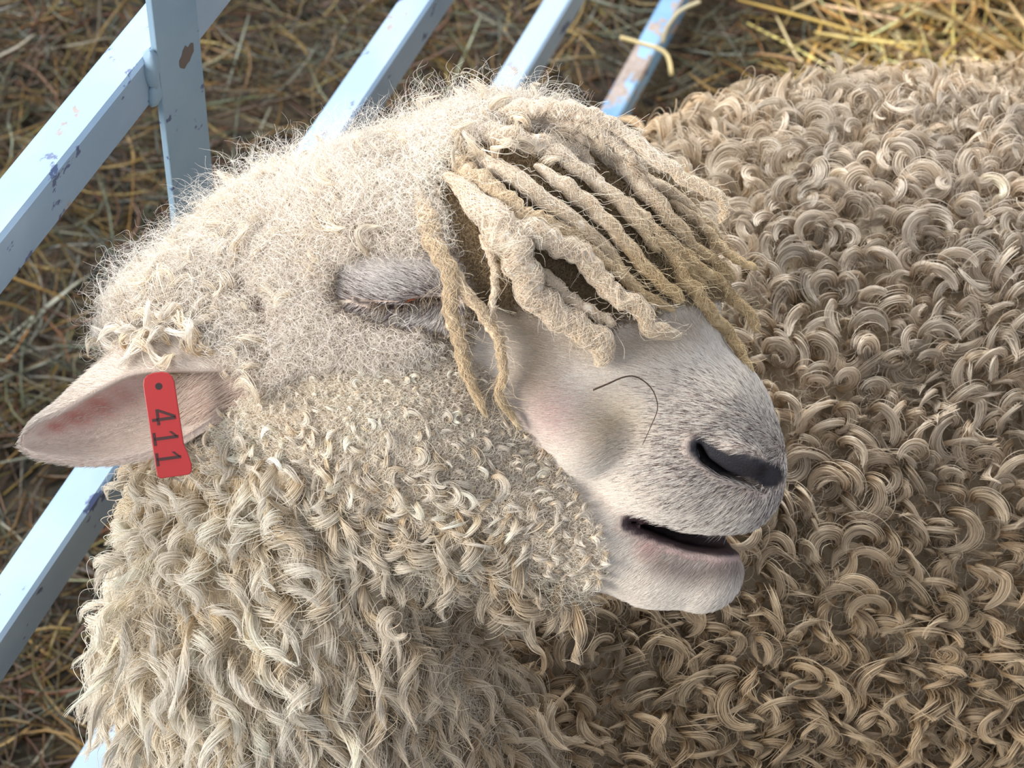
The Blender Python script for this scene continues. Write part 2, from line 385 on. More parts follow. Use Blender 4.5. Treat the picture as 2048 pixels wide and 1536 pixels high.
def surface_nets(gx_, gy_, gz_):
    X = (gx_[:, None, None].astype(np.float32), gy_[None, :, None].astype(np.float32), gz_[None, None, :].astype(np.float32))
    Fv = field(X).astype(np.float32)
    ins = Fv < 0
    nx, ny, nz = Fv.shape
    acc = np.zeros((nx - 1, ny - 1, nz - 1, 3), np.float32); cnt = np.zeros((nx - 1, ny - 1, nz - 1), np.float32)
    G = [gx_.astype(np.float32), gy_.astype(np.float32), gz_.astype(np.float32)]
    faces = []
    edges = []
    for ax in range(3):
        sl0 = [slice(None)] * 3; sl1 = [slice(None)] * 3
        sl0[ax] = slice(0, -1); sl1[ax] = slice(1, None)
        cross = ins[tuple(sl0)] != ins[tuple(sl1)]
        I = np.argwhere(cross)
        f0 = Fv[tuple(sl0)][cross]; f1 = Fv[tuple(sl1)][cross]; tt = f0 / (f0 - f1)
        P = np.stack([G[k][I[:, k]] for k in range(3)], 1)
        P[:, ax] += tt * (G[ax][I[:, ax] + 1] - G[ax][I[:, ax]])
        o1, o2 = [k for k in range(3) if k != ax]
        edges.append((ax, I, ins[tuple(sl0)][cross], o1, o2))
        for da in (0, 1):
            for db in (0, 1):
                J = I.copy(); J[:, o1] -= da; J[:, o2] -= db
                ok = (J >= 0).all(1) & (J[:, 0] < nx - 1) & (J[:, 1] < ny - 1) & (J[:, 2] < nz - 1)
                Jk = J[ok]; np.add.at(acc, (Jk[:, 0], Jk[:, 1], Jk[:, 2]), P[ok]); np.add.at(cnt, (Jk[:, 0], Jk[:, 1], Jk[:, 2]), 1)
    has = cnt > 0; vid = -np.ones(cnt.shape, np.int64); vid[has] = np.arange(has.sum())
    V = acc[has] / cnt[has][:, None]
    for ax, I, in0, o1, o2 in edges:
        ok = (I[:, o1] > 0) & (I[:, o2] > 0) & (I[:, o1] < (nx, ny, nz)[o1] - 1) & (I[:, o2] < (nx, ny, nz)[o2] - 1)
        I = I[ok]; in0 = in0[ok]; q = []
        for da, db in ((0, 0), (1, 0), (1, 1), (0, 1)):
            J = I.copy(); J[:, o1] -= da; J[:, o2] -= db; q.append(vid[J[:, 0], J[:, 1], J[:, 2]])
        q = np.stack(q, 1)
        flip = in0 if ax != 1 else ~in0
        q[~flip] = q[~flip][:, ::-1]
        faces.append(q)
    return V, np.concatenate(faces)
BV, BF = surface_nets(gxs, gys, gzs)
print('body verts', len(BV))
def fgrad(p, f, e=.0008):
    g = np.zeros_like(p)
    for k in range(3):
        a = p.copy(); a[:, k] += e; b_ = p.copy(); b_[:, k] -= e
        g[:, k] = f(a.T) - f(b_.T)
    return nrm(g)

# ear: a curled leaf, thick skin, built from stations tip -> base (pixel, depth) in camera space
ZE = 1.160
ear_st = [
    [(50, 900, 0), (45, 893, -.002), (44, 883, -.003), (46, 872, 0), (52, 866, 0)],
    [(74, 913, .000), (72, 893, -.007), (72, 866, -.008), (68, 843, -.003), (80, 842, .002)],
    [(120, 921, .000), (118, 890, -.012), (122, 845, -.014), (112, 812, -.003), (126, 822, .005)],
    [(190, 926, .001), (184, 885, -.018), (192, 815, -.020), (166, 762, -.003), (196, 782, .009)],
    [(270, 917, .002), (262, 870, -.021), (268, 790, -.023), (222, 716, -.004), (264, 750, .012)],
    [(340, 893, .002), (330, 850, -.023), (335, 775, -.025), (275, 672, -.004), (335, 742, .014)],
    [(405, 858, .000), (395, 830, -.024), (400, 765, -.026), (345, 640, -.006), (410, 742, .013)],
    [(465, 815, -.004), (455, 800, -.025), (460, 765, -.027), (430, 625, -.012), (480, 738, .006)],
    [(530, 780, -.02), (520, 775, -.040), (520, 740, -.045), (520, 640, -.03), (545, 735, -.012)]]
NU, NV = 56, 34
rows = np.array([[Pc(x, y, ZE - dz) for x, y, dz in st] for st in ear_st])
rows_u = np.stack([spl(rows[:, j], NU) for j in range(5)], 1)
S_ear = np.stack([spl(rows_u[i], NV) for i in range(NU)], 0)          # (NU,NV,3)
def grid_normals(S):
    du = np.gradient(S, axis=0); dv = np.gradient(S, axis=1); return nrm(np.cross(du, dv))
en = grid_normals(S_ear)
if en[NU // 2, NV // 3, 2] < 0: en = -en                              # towards the camera = inner face
ethk = .0018 * np.minimum(1, np.linspace(.35, 3, NU))[:, None, None]
inner = S_ear + en * ethk; outer = S_ear - en * ethk
ev = np.concatenate([inner.reshape(-1, 3), outer.reshape(-1, 3)])
gi = np.arange(NU * NV).reshape(NU, NV); go = gi + NU * NV
ef = [np.stack([gi[:-1, :-1], gi[1:, :-1], gi[1:, 1:], gi[:-1, 1:]], -1).reshape(-1, 4), np.stack([go[:-1, :-1], go[:-1, 1:], go[1:, 1:], go[1:, :-1]], -1).reshape(-1, 4)]
for a, b_ in (((slice(None), 0)), (slice(None), 0)), ((slice(None), NV - 1), (slice(None), NV - 1)), ((0, slice(None)), (0, slice(None))):
    A, B = gi[a], go[b_]; ef.append(np.stack([A[:-1], A[1:], B[1:], B[:-1]], -1))
ef = np.concatenate(ef) + len(BV)

ALLV = np.concatenate([BV, ev]); ALLF = np.concatenate([BF, ef])
pj = proj(ALLV)
qx, qy, qz = pj[:, 0], pj[:, 1], pj[:, 2]
nB = len(BV)
def seg_dist_px(x, y, pts):
    d = np.full(x.shape, 1e9)
    for (x0, y0, *_), (x1, y1, *_) in zip(pts[:-1], pts[1:]):
        ab = np.array([x1 - x0, y1 - y0]); t_ = np.clip(((x - x0) * ab[0] + (y - y0) * ab[1]) / (ab @ ab), 0, 1)
        d = np.minimum(d, np.hypot(x - x0 - t_ * ab[0], y - y0 - t_ * ab[1]))
    return d
def inpoly(x, y, poly):
    c = np.zeros(x.shape, bool); n = len(poly)
    for i in range(n):
        x0, y0 = poly[i]; x1, y1 = poly[(i + 1) % n]
        c ^= ((y0 > y) != (y1 > y)) & (x < (x1 - x0) * (y - y0) / (y1 - y0 + 1e-9) + x0)
    return c
FACE = [(975, 600), (1060, 625), (1150, 655), (1330, 640), (1420, 600), (1470, 560), (1640, 760), (1640, 1300), (1250, 1290), (1130, 1230), (1190, 1130), (1175, 1000), (1080, 890), (1015, 810), (955, 660)]
EYEP = [(682, 588), (698, 558), (745, 534), (905, 528), (940, 600), (930, 672), (890, 668), (830, 657), (765, 650), (705, 622)]
f_b = np.concatenate([f_body(BV.T), np.full(len(ev), 1.0)]); f_h = np.concatenate([f_head(BV.T), np.full(len(ev), 0.0)])
headish = f_h < f_b
col = np.tile([.34, .26, .16], (len(ALLV), 1)); col[headish] = (.80, .69, .53)
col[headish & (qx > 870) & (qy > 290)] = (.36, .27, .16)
col[headish & (qx > 560) & (qy > 690)] = (.80, .69, .53)
face_m = inpoly(qx, qy, FACE) & headish; eye_m = inpoly(qx, qy, EYEP) & headish
col[face_m | eye_m] = (.62, .50, .42)
pk = np.exp(-((qx - 1110) ** 2 + (qy - 840) ** 2) / 70 ** 2) * face_m
col = lerp(col, np.array([.62, .38, .34]), pk[:, None])
nose_d = np.minimum(seg_dist_px(qx, qy, [(1400, 895), (1440, 925), (1500, 935), (1545, 950)]), seg_dist_px(qx, qy, [(1480, 925), (1540, 955)]))
blk = np.clip((34 - nose_d) / 14, 0, 1) * (qx < 1610) * headish
col = lerp(col, np.array([.022, .020, .024]), blk[:, None])
mouth_d = seg_dist_px(qx, qy, MOUTH)
inm = np.clip((26 - mouth_d) / 8, 0, 1) * headish * (qy > 1030)
col = lerp(col, np.array([.045, .026, .028]), inm[:, None])
lip = np.clip(1 - np.abs(seg_dist_px(qx, qy, [(1290, 1075), (1360, 1115), (1440, 1130), (1480, 1115)]) - 0) / 30, 0, 1) * headish
col = lerp(col, np.array([.40, .25, .24]), (lip * (1 - inm) * .8)[:, None])
eyed = seg_dist_px(qx, qy, EYE)
ec = np.clip((9 - eyed) / 5, 0, 1) * headish
col = lerp(col, np.array([.05, .03, .025]), ec[:, None])
earb = inpoly(qx, qy, [(215, 735), (330, 722), (515, 725), (510, 775), (440, 850), (370, 890), (290, 935)]) & headish
col[earb] = (.42, .25, .21)
PNK = [(470, 545), (545, 580), (565, 690), (525, 745), (500, 720), (520, 640), (480, 590)]
col[inpoly(qx, qy, PNK) & headish] = (.66, .42, .38)
# ear colours
eu = np.repeat(np.linspace(0, 1, NU), NV); vv = np.tile(np.linspace(0, 1, NV), NU)
einn = np.tile([.80, .66, .56], (NU * NV, 1))
pinkm = np.exp(-((vv - .50) / .13) ** 2) * np.clip((eu - .10) / .12, 0, 1) * np.clip((.62 - eu) / .25, .15, 1) * (.8 + .2 * np.sin(eu * 70 + vv * 23)) * 1.25
einn = lerp(einn, np.array([.50, .13, .10]), np.clip(pinkm, 0, 1)[:, None] * .75)
dk = np.clip((eu - .62) / .3, 0, 1) * np.exp(-((vv - .5) / .25) ** 2)  # shade deep in the ear root, painted into the skin colour
einn = lerp(einn, np.array([.22, .11, .10]), dk[:, None] * .8)
col[nB:nB + NU * NV] = einn; col[nB + NU * NV:] = (.52, .42, .35)
# wet-black nose gloss through a second material
MSKIN = attr_mat('skin', rough=.55, spec=.35, bump=.5, bscale=900)
sheep = empty('sheep', tuple(c2w(Pc(1500, 1500, 1.7)) * np.array([1, 1, 0])))
tag(sheep, 'long-woolled cream sheep with corded forelock lying against the blue fence, eyes closed', 'sheep')
SO = np.array(sheep.location)
body = mesh_obj('body', c2w(ALLV) - SO, ALLF, MSKIN, sheep, smooth=True, tint=col)
body['label'] = 'head, ear, neck and trunk of the sheep'
bvh = BVHTree.FromPolygons([Vector(v) for v in ALLV], [tuple(map(int, f_)) for f_ in ALLF])
def hit(px, py, default=None):
    d = nrm(Pc(px, py, 1.0)); loc, nn, i, dist = bvh.ray_cast(Vector((0, 0, 0)), Vector(d))
    return -loc.z if loc is not None else default

# ------------------------------------------------------------------ root sampling on the mesh
tri = np.concatenate([ALLF[:, [0, 1, 2]], ALLF[:, [0, 2, 3]]])
ta, tb, tcx = ALLV[tri[:, 0]], ALLV[tri[:, 1]], ALLV[tri[:, 2]]
tn = np.cross(tb - ta, tcx - ta); tarea = np.linalg.norm(tn, axis=1) * .5; tn = nrm(tn)
tcen = (ta + tb + tcx) / 3
ear_tri = (tri[:, 0] >= nB)
vx = np.where(ear_tri, 1, 0)
# consistent outward normals
gN = fgrad(tcen, lambda q: field(q))
sgn = np.sign((tn * gN).sum(1)); tn = np.where(ear_tri[:, None], tn, tn * sgn[:, None])
tproj = proj(tcen); view = nrm(tcen)
facing = -(tn * view).sum(1)
infr = (tproj[:, 0] > -160) & (tproj[:, 0] < 2230) & (tproj[:, 1] > -100) & (tproj[:, 1] < 1700)
jt = np.stack([snoise(tcen, 60, 61), snoise(tcen, 60, 62)], 1) * 16 + rng.normal(0, 7, (len(tcen), 2))
tfb = f_body(tcen.T); tfh = f_head(tcen.T); tfn = f_neck(tcen.T)
tbody = (tfb < tfh) & (tfb < tfn) & ~ear_tri
tface = inpoly(tproj[:, 0] + jt[:, 0], tproj[:, 1] + jt[:, 1], FACE) & ~tbody & ~ear_tri
teye = (inpoly(tproj[:, 0] + jt[:, 0] * .4, tproj[:, 1] + jt[:, 1] * .4, EYEP) | inpoly(tproj[:, 0], tproj[:, 1] + 22, EYEP)) & ~tbody & ~ear_tri & (tproj[:, 2] < 1.22)
def sample(mask, n):
    idx = np.flatnonzero(mask); p = tarea[idx]; p = p / p.sum()
    k = rng.choice(idx, n, p=p); r1, r2 = rng.random(n), rng.random(n); s = r1 + r2 > 1; r1[s] = 1 - r1[s]; r2[s] = 1 - r2[s]
    P = ta[k] + (tb[k] - ta[k]) * r1[:, None] + (tcx[k] - ta[k]) * r2[:, None]
    return P, tn[k]
def thin(P, Nn, dmin):
    """keep points roughly dmin apart"""
    key = {}; keep = []
    q = np.floor(P / dmin).astype(int); off = [(i, j, k) for i in (-1, 0, 1) for j in (-1, 0, 1) for k in (-1, 0, 1)]
    d2 = dmin * dmin
    for i in range(len(P)):
        a = q[i]; p = P[i]; ok = True
        for o in off:
            for j in key.get((a[0] + o[0], a[1] + o[1], a[2] + o[2]), ()):
                e = P[j] - p
                if e[0] * e[0] + e[1] * e[1] + e[2] * e[2] < d2: ok = False; break
            if not ok: break
        if ok: key.setdefault(tuple(a), []).append(i); keep.append(i)
    keep = np.array(keep); return P[keep], Nn[keep]
def tangent(Nn, dirs):
    t_ = dirs - Nn * (dirs * Nn).sum(1)[:, None]; return nrm(t_ + 1e-6)
def locks(P, Nn, T, L, W, Rad, turns, m, pts, axn=.5, rise=.004, strad=.0002, asp=.45, conc=.35, stray=.05, ph=None, tipc=.12, wav=None, hand=None, lenj=.16, prof_pow=2.5):
    """bundles of strands following curling guides. arrays over locks; returns (n*m, pts, 3)"""
    n = len(P); s = np.linspace(0, 1, pts)[None, :, None]
    A = nrm(T + Nn * axn[:, None] + rng.normal(0, .25, (n, 3)))
    ref = nrm(rng.normal(size=(n, 3))); e1 = nrm(np.cross(A, ref)); e2 = np.cross(A, e1)
    if ph is None: ph = rng.uniform(0, 2 * math.pi, n)
    if hand is None: hand = np.where(rng.random(n) < .5, -1, 1)
    # per strand offsets
    uu = rng.normal(0, .5, (n, m)); uu = np.clip(uu, -1.1, 1.1); vvv = np.clip(rng.normal(0, .5, (n, m)), -1, 1)
    isst = rng.random((n, m)) < stray
    uu = np.where(isst, uu * 2.6, uu); vvv = np.where(isst, vvv * 2.6, vvv)
    se = 1 - rng.random((n, m)) * lenj                              # strand end
    ss = s * se[:, :, None] if False else (np.linspace(0, 1, pts)[None, None, :] * se[:, :, None])   # (n,m,p)
    th = ph[:, None, None] + hand[:, None, None] * 2 * math.pi * turns[:, None, None] * ss ** .9
    rr = Rad[:, None, None] * np.minimum(1, ss * 3.0) ** .8 * (1 - .35 * ss) * (1 + conc * uu[:, :, None] * np.minimum(1, 2 * ss))
    prof = (1 - ss ** prof_pow) * (.45 + .55 * np.minimum(1, 3.5 * ss)) + tipc * ss
    cs, sn = np.cos(th), np.sin(th)
    radial = cs[..., None] * e1[:, None, None] + sn[..., None] * e2[:, None, None]
    c0 = math.cos
    base = P[:, None, None] + Nn[:, None, None] * (rise[:, None, None] * np.minimum(1, 3 * ss))[..., None] + A[:, None, None] * (L[:, None, None] * ss)[..., None]
    r0 = np.cos(ph)[:, None] * e1 + np.sin(ph)[:, None] * e2
    out = base + radial * rr[..., None]
    wdir = A[:, None, None] * np.ones_like(ss)[..., None]
    out += wdir * (W[:, None, None] * asp * vvv[:, :, None] * prof)[..., None] + radial * (W[:, None, None] * (1 - conc) * .55 * uu[:, :, None] * prof)[..., None]
    # small crinkle
    k = rng.uniform(0, 6.28, (n, m, 1)); out += e1[:, None, None] * (np.sin(ss * 14 + k) * W[:, None, None] * .05)[..., None]
    out = out.reshape(n * m, pts, 3)
    rad = strad * (1 - .75 * np.linspace(0, 1, pts) ** 3)
    return out, rad
def rep(c, m, jit=.07):
    c = np.repeat(c, m, axis=0); return np.clip(c * np.exp(rng.normal(0, jit, (len(c), 1))), 0, 1)
def px_dirs(dx, dy):
    return np.stack([dx, -dy, np.zeros_like(dx)], 1)

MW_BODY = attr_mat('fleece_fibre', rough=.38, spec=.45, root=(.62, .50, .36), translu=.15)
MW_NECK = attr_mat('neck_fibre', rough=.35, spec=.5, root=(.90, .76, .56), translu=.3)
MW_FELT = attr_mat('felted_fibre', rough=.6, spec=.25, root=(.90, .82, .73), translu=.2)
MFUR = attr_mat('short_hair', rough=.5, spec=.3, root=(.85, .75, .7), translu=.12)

# ---- flank fleece: fat springy locks
P, Nn = sample(tbody & (facing > -.35) & infr, 34000)
P, Nn = thin(P, Nn, .0073)
pp = proj(P); n = len(P); print('flank locks', n, np.percentile(c2w(P)[:, 2], [5, 50, 95]))
a = snoise(P, 18, 31) * 1.1
T = tangent(Nn, px_dirs(np.cos(a + 1.9), np.sin(a + 1.9)))
W = rng.uniform(.0028, .0064, n); Rad = rng.uniform(.0065, .0135, n); L = rng.uniform(.006, .032, n)
tone = np.exp(snoise(P, 30, 8) * .10)[:, None]
bl = np.clip((c2w(P)[:, 2] - .66) / .13, 0, 1)[:, None]     # wool turns paler towards the top of the back
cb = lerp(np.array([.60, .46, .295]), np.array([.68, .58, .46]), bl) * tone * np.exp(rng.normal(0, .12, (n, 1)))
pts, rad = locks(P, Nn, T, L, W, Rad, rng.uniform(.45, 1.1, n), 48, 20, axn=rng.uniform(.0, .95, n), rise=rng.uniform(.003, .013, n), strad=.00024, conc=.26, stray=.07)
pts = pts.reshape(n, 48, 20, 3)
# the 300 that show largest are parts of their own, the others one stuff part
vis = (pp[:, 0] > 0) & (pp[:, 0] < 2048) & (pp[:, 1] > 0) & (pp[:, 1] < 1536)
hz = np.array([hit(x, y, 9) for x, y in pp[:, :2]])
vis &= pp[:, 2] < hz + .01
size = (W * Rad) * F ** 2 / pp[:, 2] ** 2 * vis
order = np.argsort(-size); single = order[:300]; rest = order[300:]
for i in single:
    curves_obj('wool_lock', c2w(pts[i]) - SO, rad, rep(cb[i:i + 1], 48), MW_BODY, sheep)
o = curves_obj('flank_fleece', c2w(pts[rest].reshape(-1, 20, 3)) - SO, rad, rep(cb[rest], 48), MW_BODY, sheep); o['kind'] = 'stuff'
# undercoat + fly-away single fibres on the flank
P, Nn = sample(tbody & (facing > -.35) & infr, 26000); n = len(P)
T = tangent(Nn, rng.normal(size=(n, 3)))
pts, rad = locks(P, Nn, T, rng.uniform(.004, .016, n), np.full(n, .0008), rng.uniform(.003, .010, n), rng.uniform(.4, 1.1, n), 1, 12, axn=rng.uniform(.3, 1.6, n), rise=rng.uniform(.004, .014, n), strad=.00010, stray=0)
o = curves_obj('stray_fibre', c2w(pts) - SO, rad, rep(np.tile([.55, .45, .33], (n, 1)), 1, .15), MW_BODY, sheep); o['kind'] = 'stuff'

# ---- neck and chest wool: long wavy white locks
EARP = [(215, 735), (330, 722), (505, 725), (500, 775), (440, 850), (370, 890), (290, 935)]
eyez = inpoly(tproj[:, 0] + jt[:, 0] * .8, tproj[:, 1] + 14 + jt[:, 1], EYEP) | inpoly(tproj[:, 0] + 14, tproj[:, 1] + 10, EYEP)
earz = inpoly(tproj[:, 0] + jt[:, 0] * .5, tproj[:, 1] + jt[:, 1] * .5, EARP) | (inpoly(tproj[:, 0] + jt[:, 0] * .6, tproj[:, 1] + jt[:, 1] * .6, PNK) & (rng.random(len(tcen)) < .75))
neckm = ~earz & ~(eyez & (tproj[:, 2] < 1.22)) & ~tbody & ~ear_tri & ~tface & ~teye & (facing > -.45) & infr
py_ = tproj[:, 1] + jt[:, 0] * 2.2; px_ = tproj[:, 0] + jt[:, 1] * 2
nk = neckm & (py_ - .35 * (px_ - 300) > 880)
P, Nn = sample(nk, 12000); P, Nn = thin(P, Nn, .0085); n = len(P); pp = proj(P); print('neck locks', n)
a = snoise(P, 14, 41) * .45
T = tangent(Nn, px_dirs(np.sin(a) * 1 + np.clip((500 - pp[:, 0]) / 600, -.5, .5) * -.6, np.cos(a) * 1.0 + .2))
W = rng.uniform(.0038, .0080, n); L = rng.uniform(.030, .072, n)
up_ = np.clip((pp[:, 1] - 950) / 350, 0, 1); L *= .55 + .45 * up_
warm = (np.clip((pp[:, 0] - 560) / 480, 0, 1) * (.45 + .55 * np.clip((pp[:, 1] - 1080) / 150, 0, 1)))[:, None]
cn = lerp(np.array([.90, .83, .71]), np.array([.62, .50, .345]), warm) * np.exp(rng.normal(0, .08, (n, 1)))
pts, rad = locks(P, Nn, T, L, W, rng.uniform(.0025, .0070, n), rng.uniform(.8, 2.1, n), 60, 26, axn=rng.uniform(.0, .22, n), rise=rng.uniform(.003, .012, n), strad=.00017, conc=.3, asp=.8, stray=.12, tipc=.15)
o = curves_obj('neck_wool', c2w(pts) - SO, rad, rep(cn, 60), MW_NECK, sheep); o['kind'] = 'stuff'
# ---- cheek wool: small tight ringlets
ck = neckm & ~nk & (py_ > 640) | (nk & (py_ < 1230) & (px_ > 560)) & (tfh < .004)
ck &= ~((px_ > 700) & (px_ < 930) & (py_ > 640) & (py_ < 700))
P, Nn = sample(ck, 16000); P, Nn = thin(P, Nn, .0056); n = len(P); pp = proj(P); print('cheek', n)
a = snoise(P, 30, 43) * 1.3
T = tangent(Nn, px_dirs(np.sin(a) - .1, np.cos(a) + .6))
big = np.clip((pp[:, 1] - 700) / 300, .35, 1) * np.clip((1250 - pp[:, 0]) / 250, .5, 1)
cc = np.array([.94, .86, .74]) * np.exp(rng.normal(0, .09, (n, 1))) * np.exp(snoise(P, 60, 9) * .08)[:, None]
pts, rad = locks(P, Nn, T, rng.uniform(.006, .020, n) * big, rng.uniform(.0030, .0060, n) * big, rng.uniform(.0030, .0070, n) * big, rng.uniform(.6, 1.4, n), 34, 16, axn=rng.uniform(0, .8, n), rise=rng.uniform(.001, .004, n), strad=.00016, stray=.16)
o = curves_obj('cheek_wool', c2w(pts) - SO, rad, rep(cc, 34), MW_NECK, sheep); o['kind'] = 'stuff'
# (fuzz helper follows)
# ---- poll and brow wool: felted crinkly fuzz
tk = neckm & (py_ <= 700) | (ear_tri & False)
def fuzz(mask, n, length, colr, name, tdir, sr=.00011, rise=(.002, .008), rad_=(.001, .004), axn=(.1, .9)):
    P, Nn = sample(mask, n); pp = proj(P)
    clump = np.stack([snoise(P, 55, 50 + k) for k in range(3)], 1)
    T = tangent(Nn, tdir(pp) + clump * .6 + rng.normal(0, .25, (n, 3)))
    pts, rad = locks(P, Nn, T, rng.uniform(.4, 1, n) * length, np.full(n, .0006), rng.uniform(*rad_, n), rng.uniform(.6, 2.2, n), 1, 12, axn=rng.uniform(*axn, n) + clump[:, 0] * .3, rise=rng.uniform(*rise, n), strad=sr, stray=0, conc=0)
    c = np.array(colr) * np.exp(snoise(P, 40, 77) * .10)[:, None]
    o = curves_obj(name, c2w(pts) - SO, rad, rep(c, 1, .12), MW_FELT, sheep); o['kind'] = 'stuff'
fuzz(tk & ~((px_ > 880) & (py_ > 300)), 120000, .016, (.82, .74, .645), 'poll_wool', lambda pp: px_dirs((pp[:, 0] - 760) / 400, .5 + (pp[:, 1] - 560) / 300), sr=.00010)
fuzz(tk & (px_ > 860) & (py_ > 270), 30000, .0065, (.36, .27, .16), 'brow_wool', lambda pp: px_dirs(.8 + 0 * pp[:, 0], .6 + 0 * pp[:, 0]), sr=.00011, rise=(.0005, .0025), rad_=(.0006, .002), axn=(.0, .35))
fuzz(tk & ((px_ < 860) | (py_ < 270)), 3000, .030, (.86, .80, .72), 'stray_crown_fibre', lambda pp: px_dirs((pp[:, 0] - 760) / 400, -.3 + 0 * pp[:, 0]), sr=.00007, rise=(.006, .018), rad_=(.002, .006), axn=(.5, 1.2))
fuzz(nk & (py_ > 1000), 22000, .030, (.90, .82, .68), 'neck_fibre', lambda pp: px_dirs(0 * pp[:, 0] + .05, 0 * pp[:, 0] + 1.2), sr=.00010, rise=(.001, .007), rad_=(.002, .006), axn=(-.05, .22))
fuzz(ck, 45000, .0055, (.92, .83, .71), 'cheek_fuzz', lambda pp: px_dirs(pp[:, 0] * 0 + .1, pp[:, 0] * 0 + 1), sr=.00010, rise=(.0005, .0025), rad_=(.0008, .0025))
# poll tufts: soft curled tufts along the crown
cr_m = tk & ((px_ < 760) | (py_ < 330)) & ((py_ < 560) | (px_ < 520))
P, Nn = sample(cr_m, 4000); P, Nn = thin(P, Nn, .0075); n = len(P); pp = proj(P); print('tufts', n)
a = snoise(P, 22, 53) * 1.2
T = tangent(Nn, px_dirs(np.cos(a) * .5 + (pp[:, 0] - 800) / 500, np.sin(a) + .1))
pts, rad = locks(P, Nn, T, rng.uniform(.006, .020, n), rng.uniform(.003, .006, n), rng.uniform(.003, .0075, n), rng.uniform(.5, 1.3, n), 34, 16, axn=rng.uniform(.1, .9, n), rise=rng.uniform(.002, .009, n), strad=.00016, stray=.22)
ct = np.array([.80, .70, .56]) * np.exp(rng.normal(0, .08, (n, 1)))
o = curves_obj('crown_tufts', c2w(pts) - SO, rad, rep(ct, 34), MW_FELT, sheep); o['kind'] = 'stuff'
o.name = 'crown_wool'

# ---- short hair on face, eyelid and ear
def fur(mask, n, ln, name, dirf, colf, lay=.45, sr=.00013, pts_n=5):
    P, Nn = sample(mask, n); pp = proj(P); T = tangent(Nn, dirf(pp) + rng.normal(0, .12, (n, 3)))
    s = np.linspace(0, 1, pts_n)[None, :, None]; Ls = (ln * rng.uniform(.6, 1.2, n))[:, None, None]
    pts = P[:, None] - Nn[:, None] * .0003 + T[:, None] * s * Ls + Nn[:, None] * (lay * s * (1 - .55 * s)) * Ls
    c, keep = colf(P, pp)
    rad = sr * (1 - .8 * np.linspace(0, 1, pts_n))
    o = curves_obj(name, c2w(pts[keep]) - SO, rad, np.clip(c[keep] * np.exp(rng.normal(0, .10, (keep.sum(), 1))), 0, 1), MFUR, sheep); o['kind'] = 'stuff'
def face_dir(pp):
    dx = pp[:, 0] - 1640; dy = pp[:, 1] - 900
    l = np.hypot(dx, dy) + 1; u, v_ = dx / l, dy / l
    low = np.clip((pp[:, 1] - 1090) / 60, 0, 1)
    return px_dirs(u * (1 - low) + low * -.75, v_ * (1 - low) * .8 + low * .55 + .12)
def face_col(P, pp):
    n = len(P); c = np.tile([.88, .81, .72], (n, 1))
    x, y = pp[:, 0], pp[:, 1]
    nd = np.minimum(seg_dist_px(x, y, [(1400, 895), (1440, 925), (1500, 935), (1545, 950)]), 400)
    grey = np.clip(1 - nd / 190, 0, 1)
    sp_ = rng.random(n) < grey * .55
    c[sp_] = (.16, .12, .11)
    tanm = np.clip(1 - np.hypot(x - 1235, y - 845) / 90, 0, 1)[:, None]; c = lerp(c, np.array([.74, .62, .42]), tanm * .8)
    dt = np.clip(1 - seg_dist_px(x, y, [(1030, 620), (1090, 690), (1075, 760)]) / 75, 0, 1)[:, None]; c = lerp(c, np.array([.55, .44, .30]), dt * .8)  # hollow by the cheek: mostly shade put into the hair colour, partly dirty tan
    dt = np.clip(1 - seg_dist_px(x, y, [(1170, 690), (1260, 700), (1380, 670)]) / 50, 0, 1)[:, None]; c = lerp(c, np.array([.60, .49, .36]), dt * .7)  # shade beneath the cords tinted into the hair, along with dirty tan
    pk_ = np.exp(-((x - 1110) ** 2 + (y - 830) ** 2) / 60 ** 2)[:, None]; c = lerp(c, np.array([.70, .50, .46]), pk_ * .6)
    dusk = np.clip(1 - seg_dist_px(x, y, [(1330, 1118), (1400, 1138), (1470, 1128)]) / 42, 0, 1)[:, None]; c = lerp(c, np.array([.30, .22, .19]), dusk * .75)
    rd = np.clip(1 - np.hypot(x - 1305, y - 1085) / 40, 0, 1)[:, None]; c = lerp(c, np.array([.62, .36, .32]), rd * .7)
    keep = (nd > 30 + rng.normal(0, 4, n)) & (seg_dist_px(x, y, MOUTH) > np.where(y > 1095, 30, 24) + rng.normal(0, 3, n))
    return c, keep
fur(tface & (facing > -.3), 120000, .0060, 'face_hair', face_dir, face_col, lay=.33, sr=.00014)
def eye_dir(pp):
    dx = pp[:, 0] - 850; dy = pp[:, 1] - 590
    return px_dirs(-.9 + 0 * dx + np.clip(dx / 60, 0, 2), np.where(dy > 12, .7, -.35 + 0 * dx))
def eye_col(P, pp):
    c = np.tile([.84, .79, .75], (len(P), 1)); d = seg_dist_px(pp[:, 0], pp[:, 1], EYE)
    c[rng.random(len(P)) < np.clip(1 - d / 75, 0, 1) * .55] = (.12, .08, .07)
    return c, d > 5
fur(teye & (facing > -.1), 15000, .0062, 'eyelid_hair', eye_dir, eye_col, lay=.35)
earn_in = ear_tri & (tri[:, 0] < nB + NU * NV); 
def ear_dir(pp): return px_dirs(-.9 + 0 * pp[:, 0], .35 + (pp[:, 1] - 850) / 150)
def ear_col_in(P, pp):
    c = np.tile([.86, .76, .68], (len(P), 1)); return c, rng.random(len(P)) < np.clip((pp[:, 1] - (870 - (pp[:, 0] - 100) * .42)) / 90 + .35, .15, 1)
def ear_col_out(P, pp): return np.tile([.80, .72, .63], (len(P), 1)), np.ones(len(P), bool)
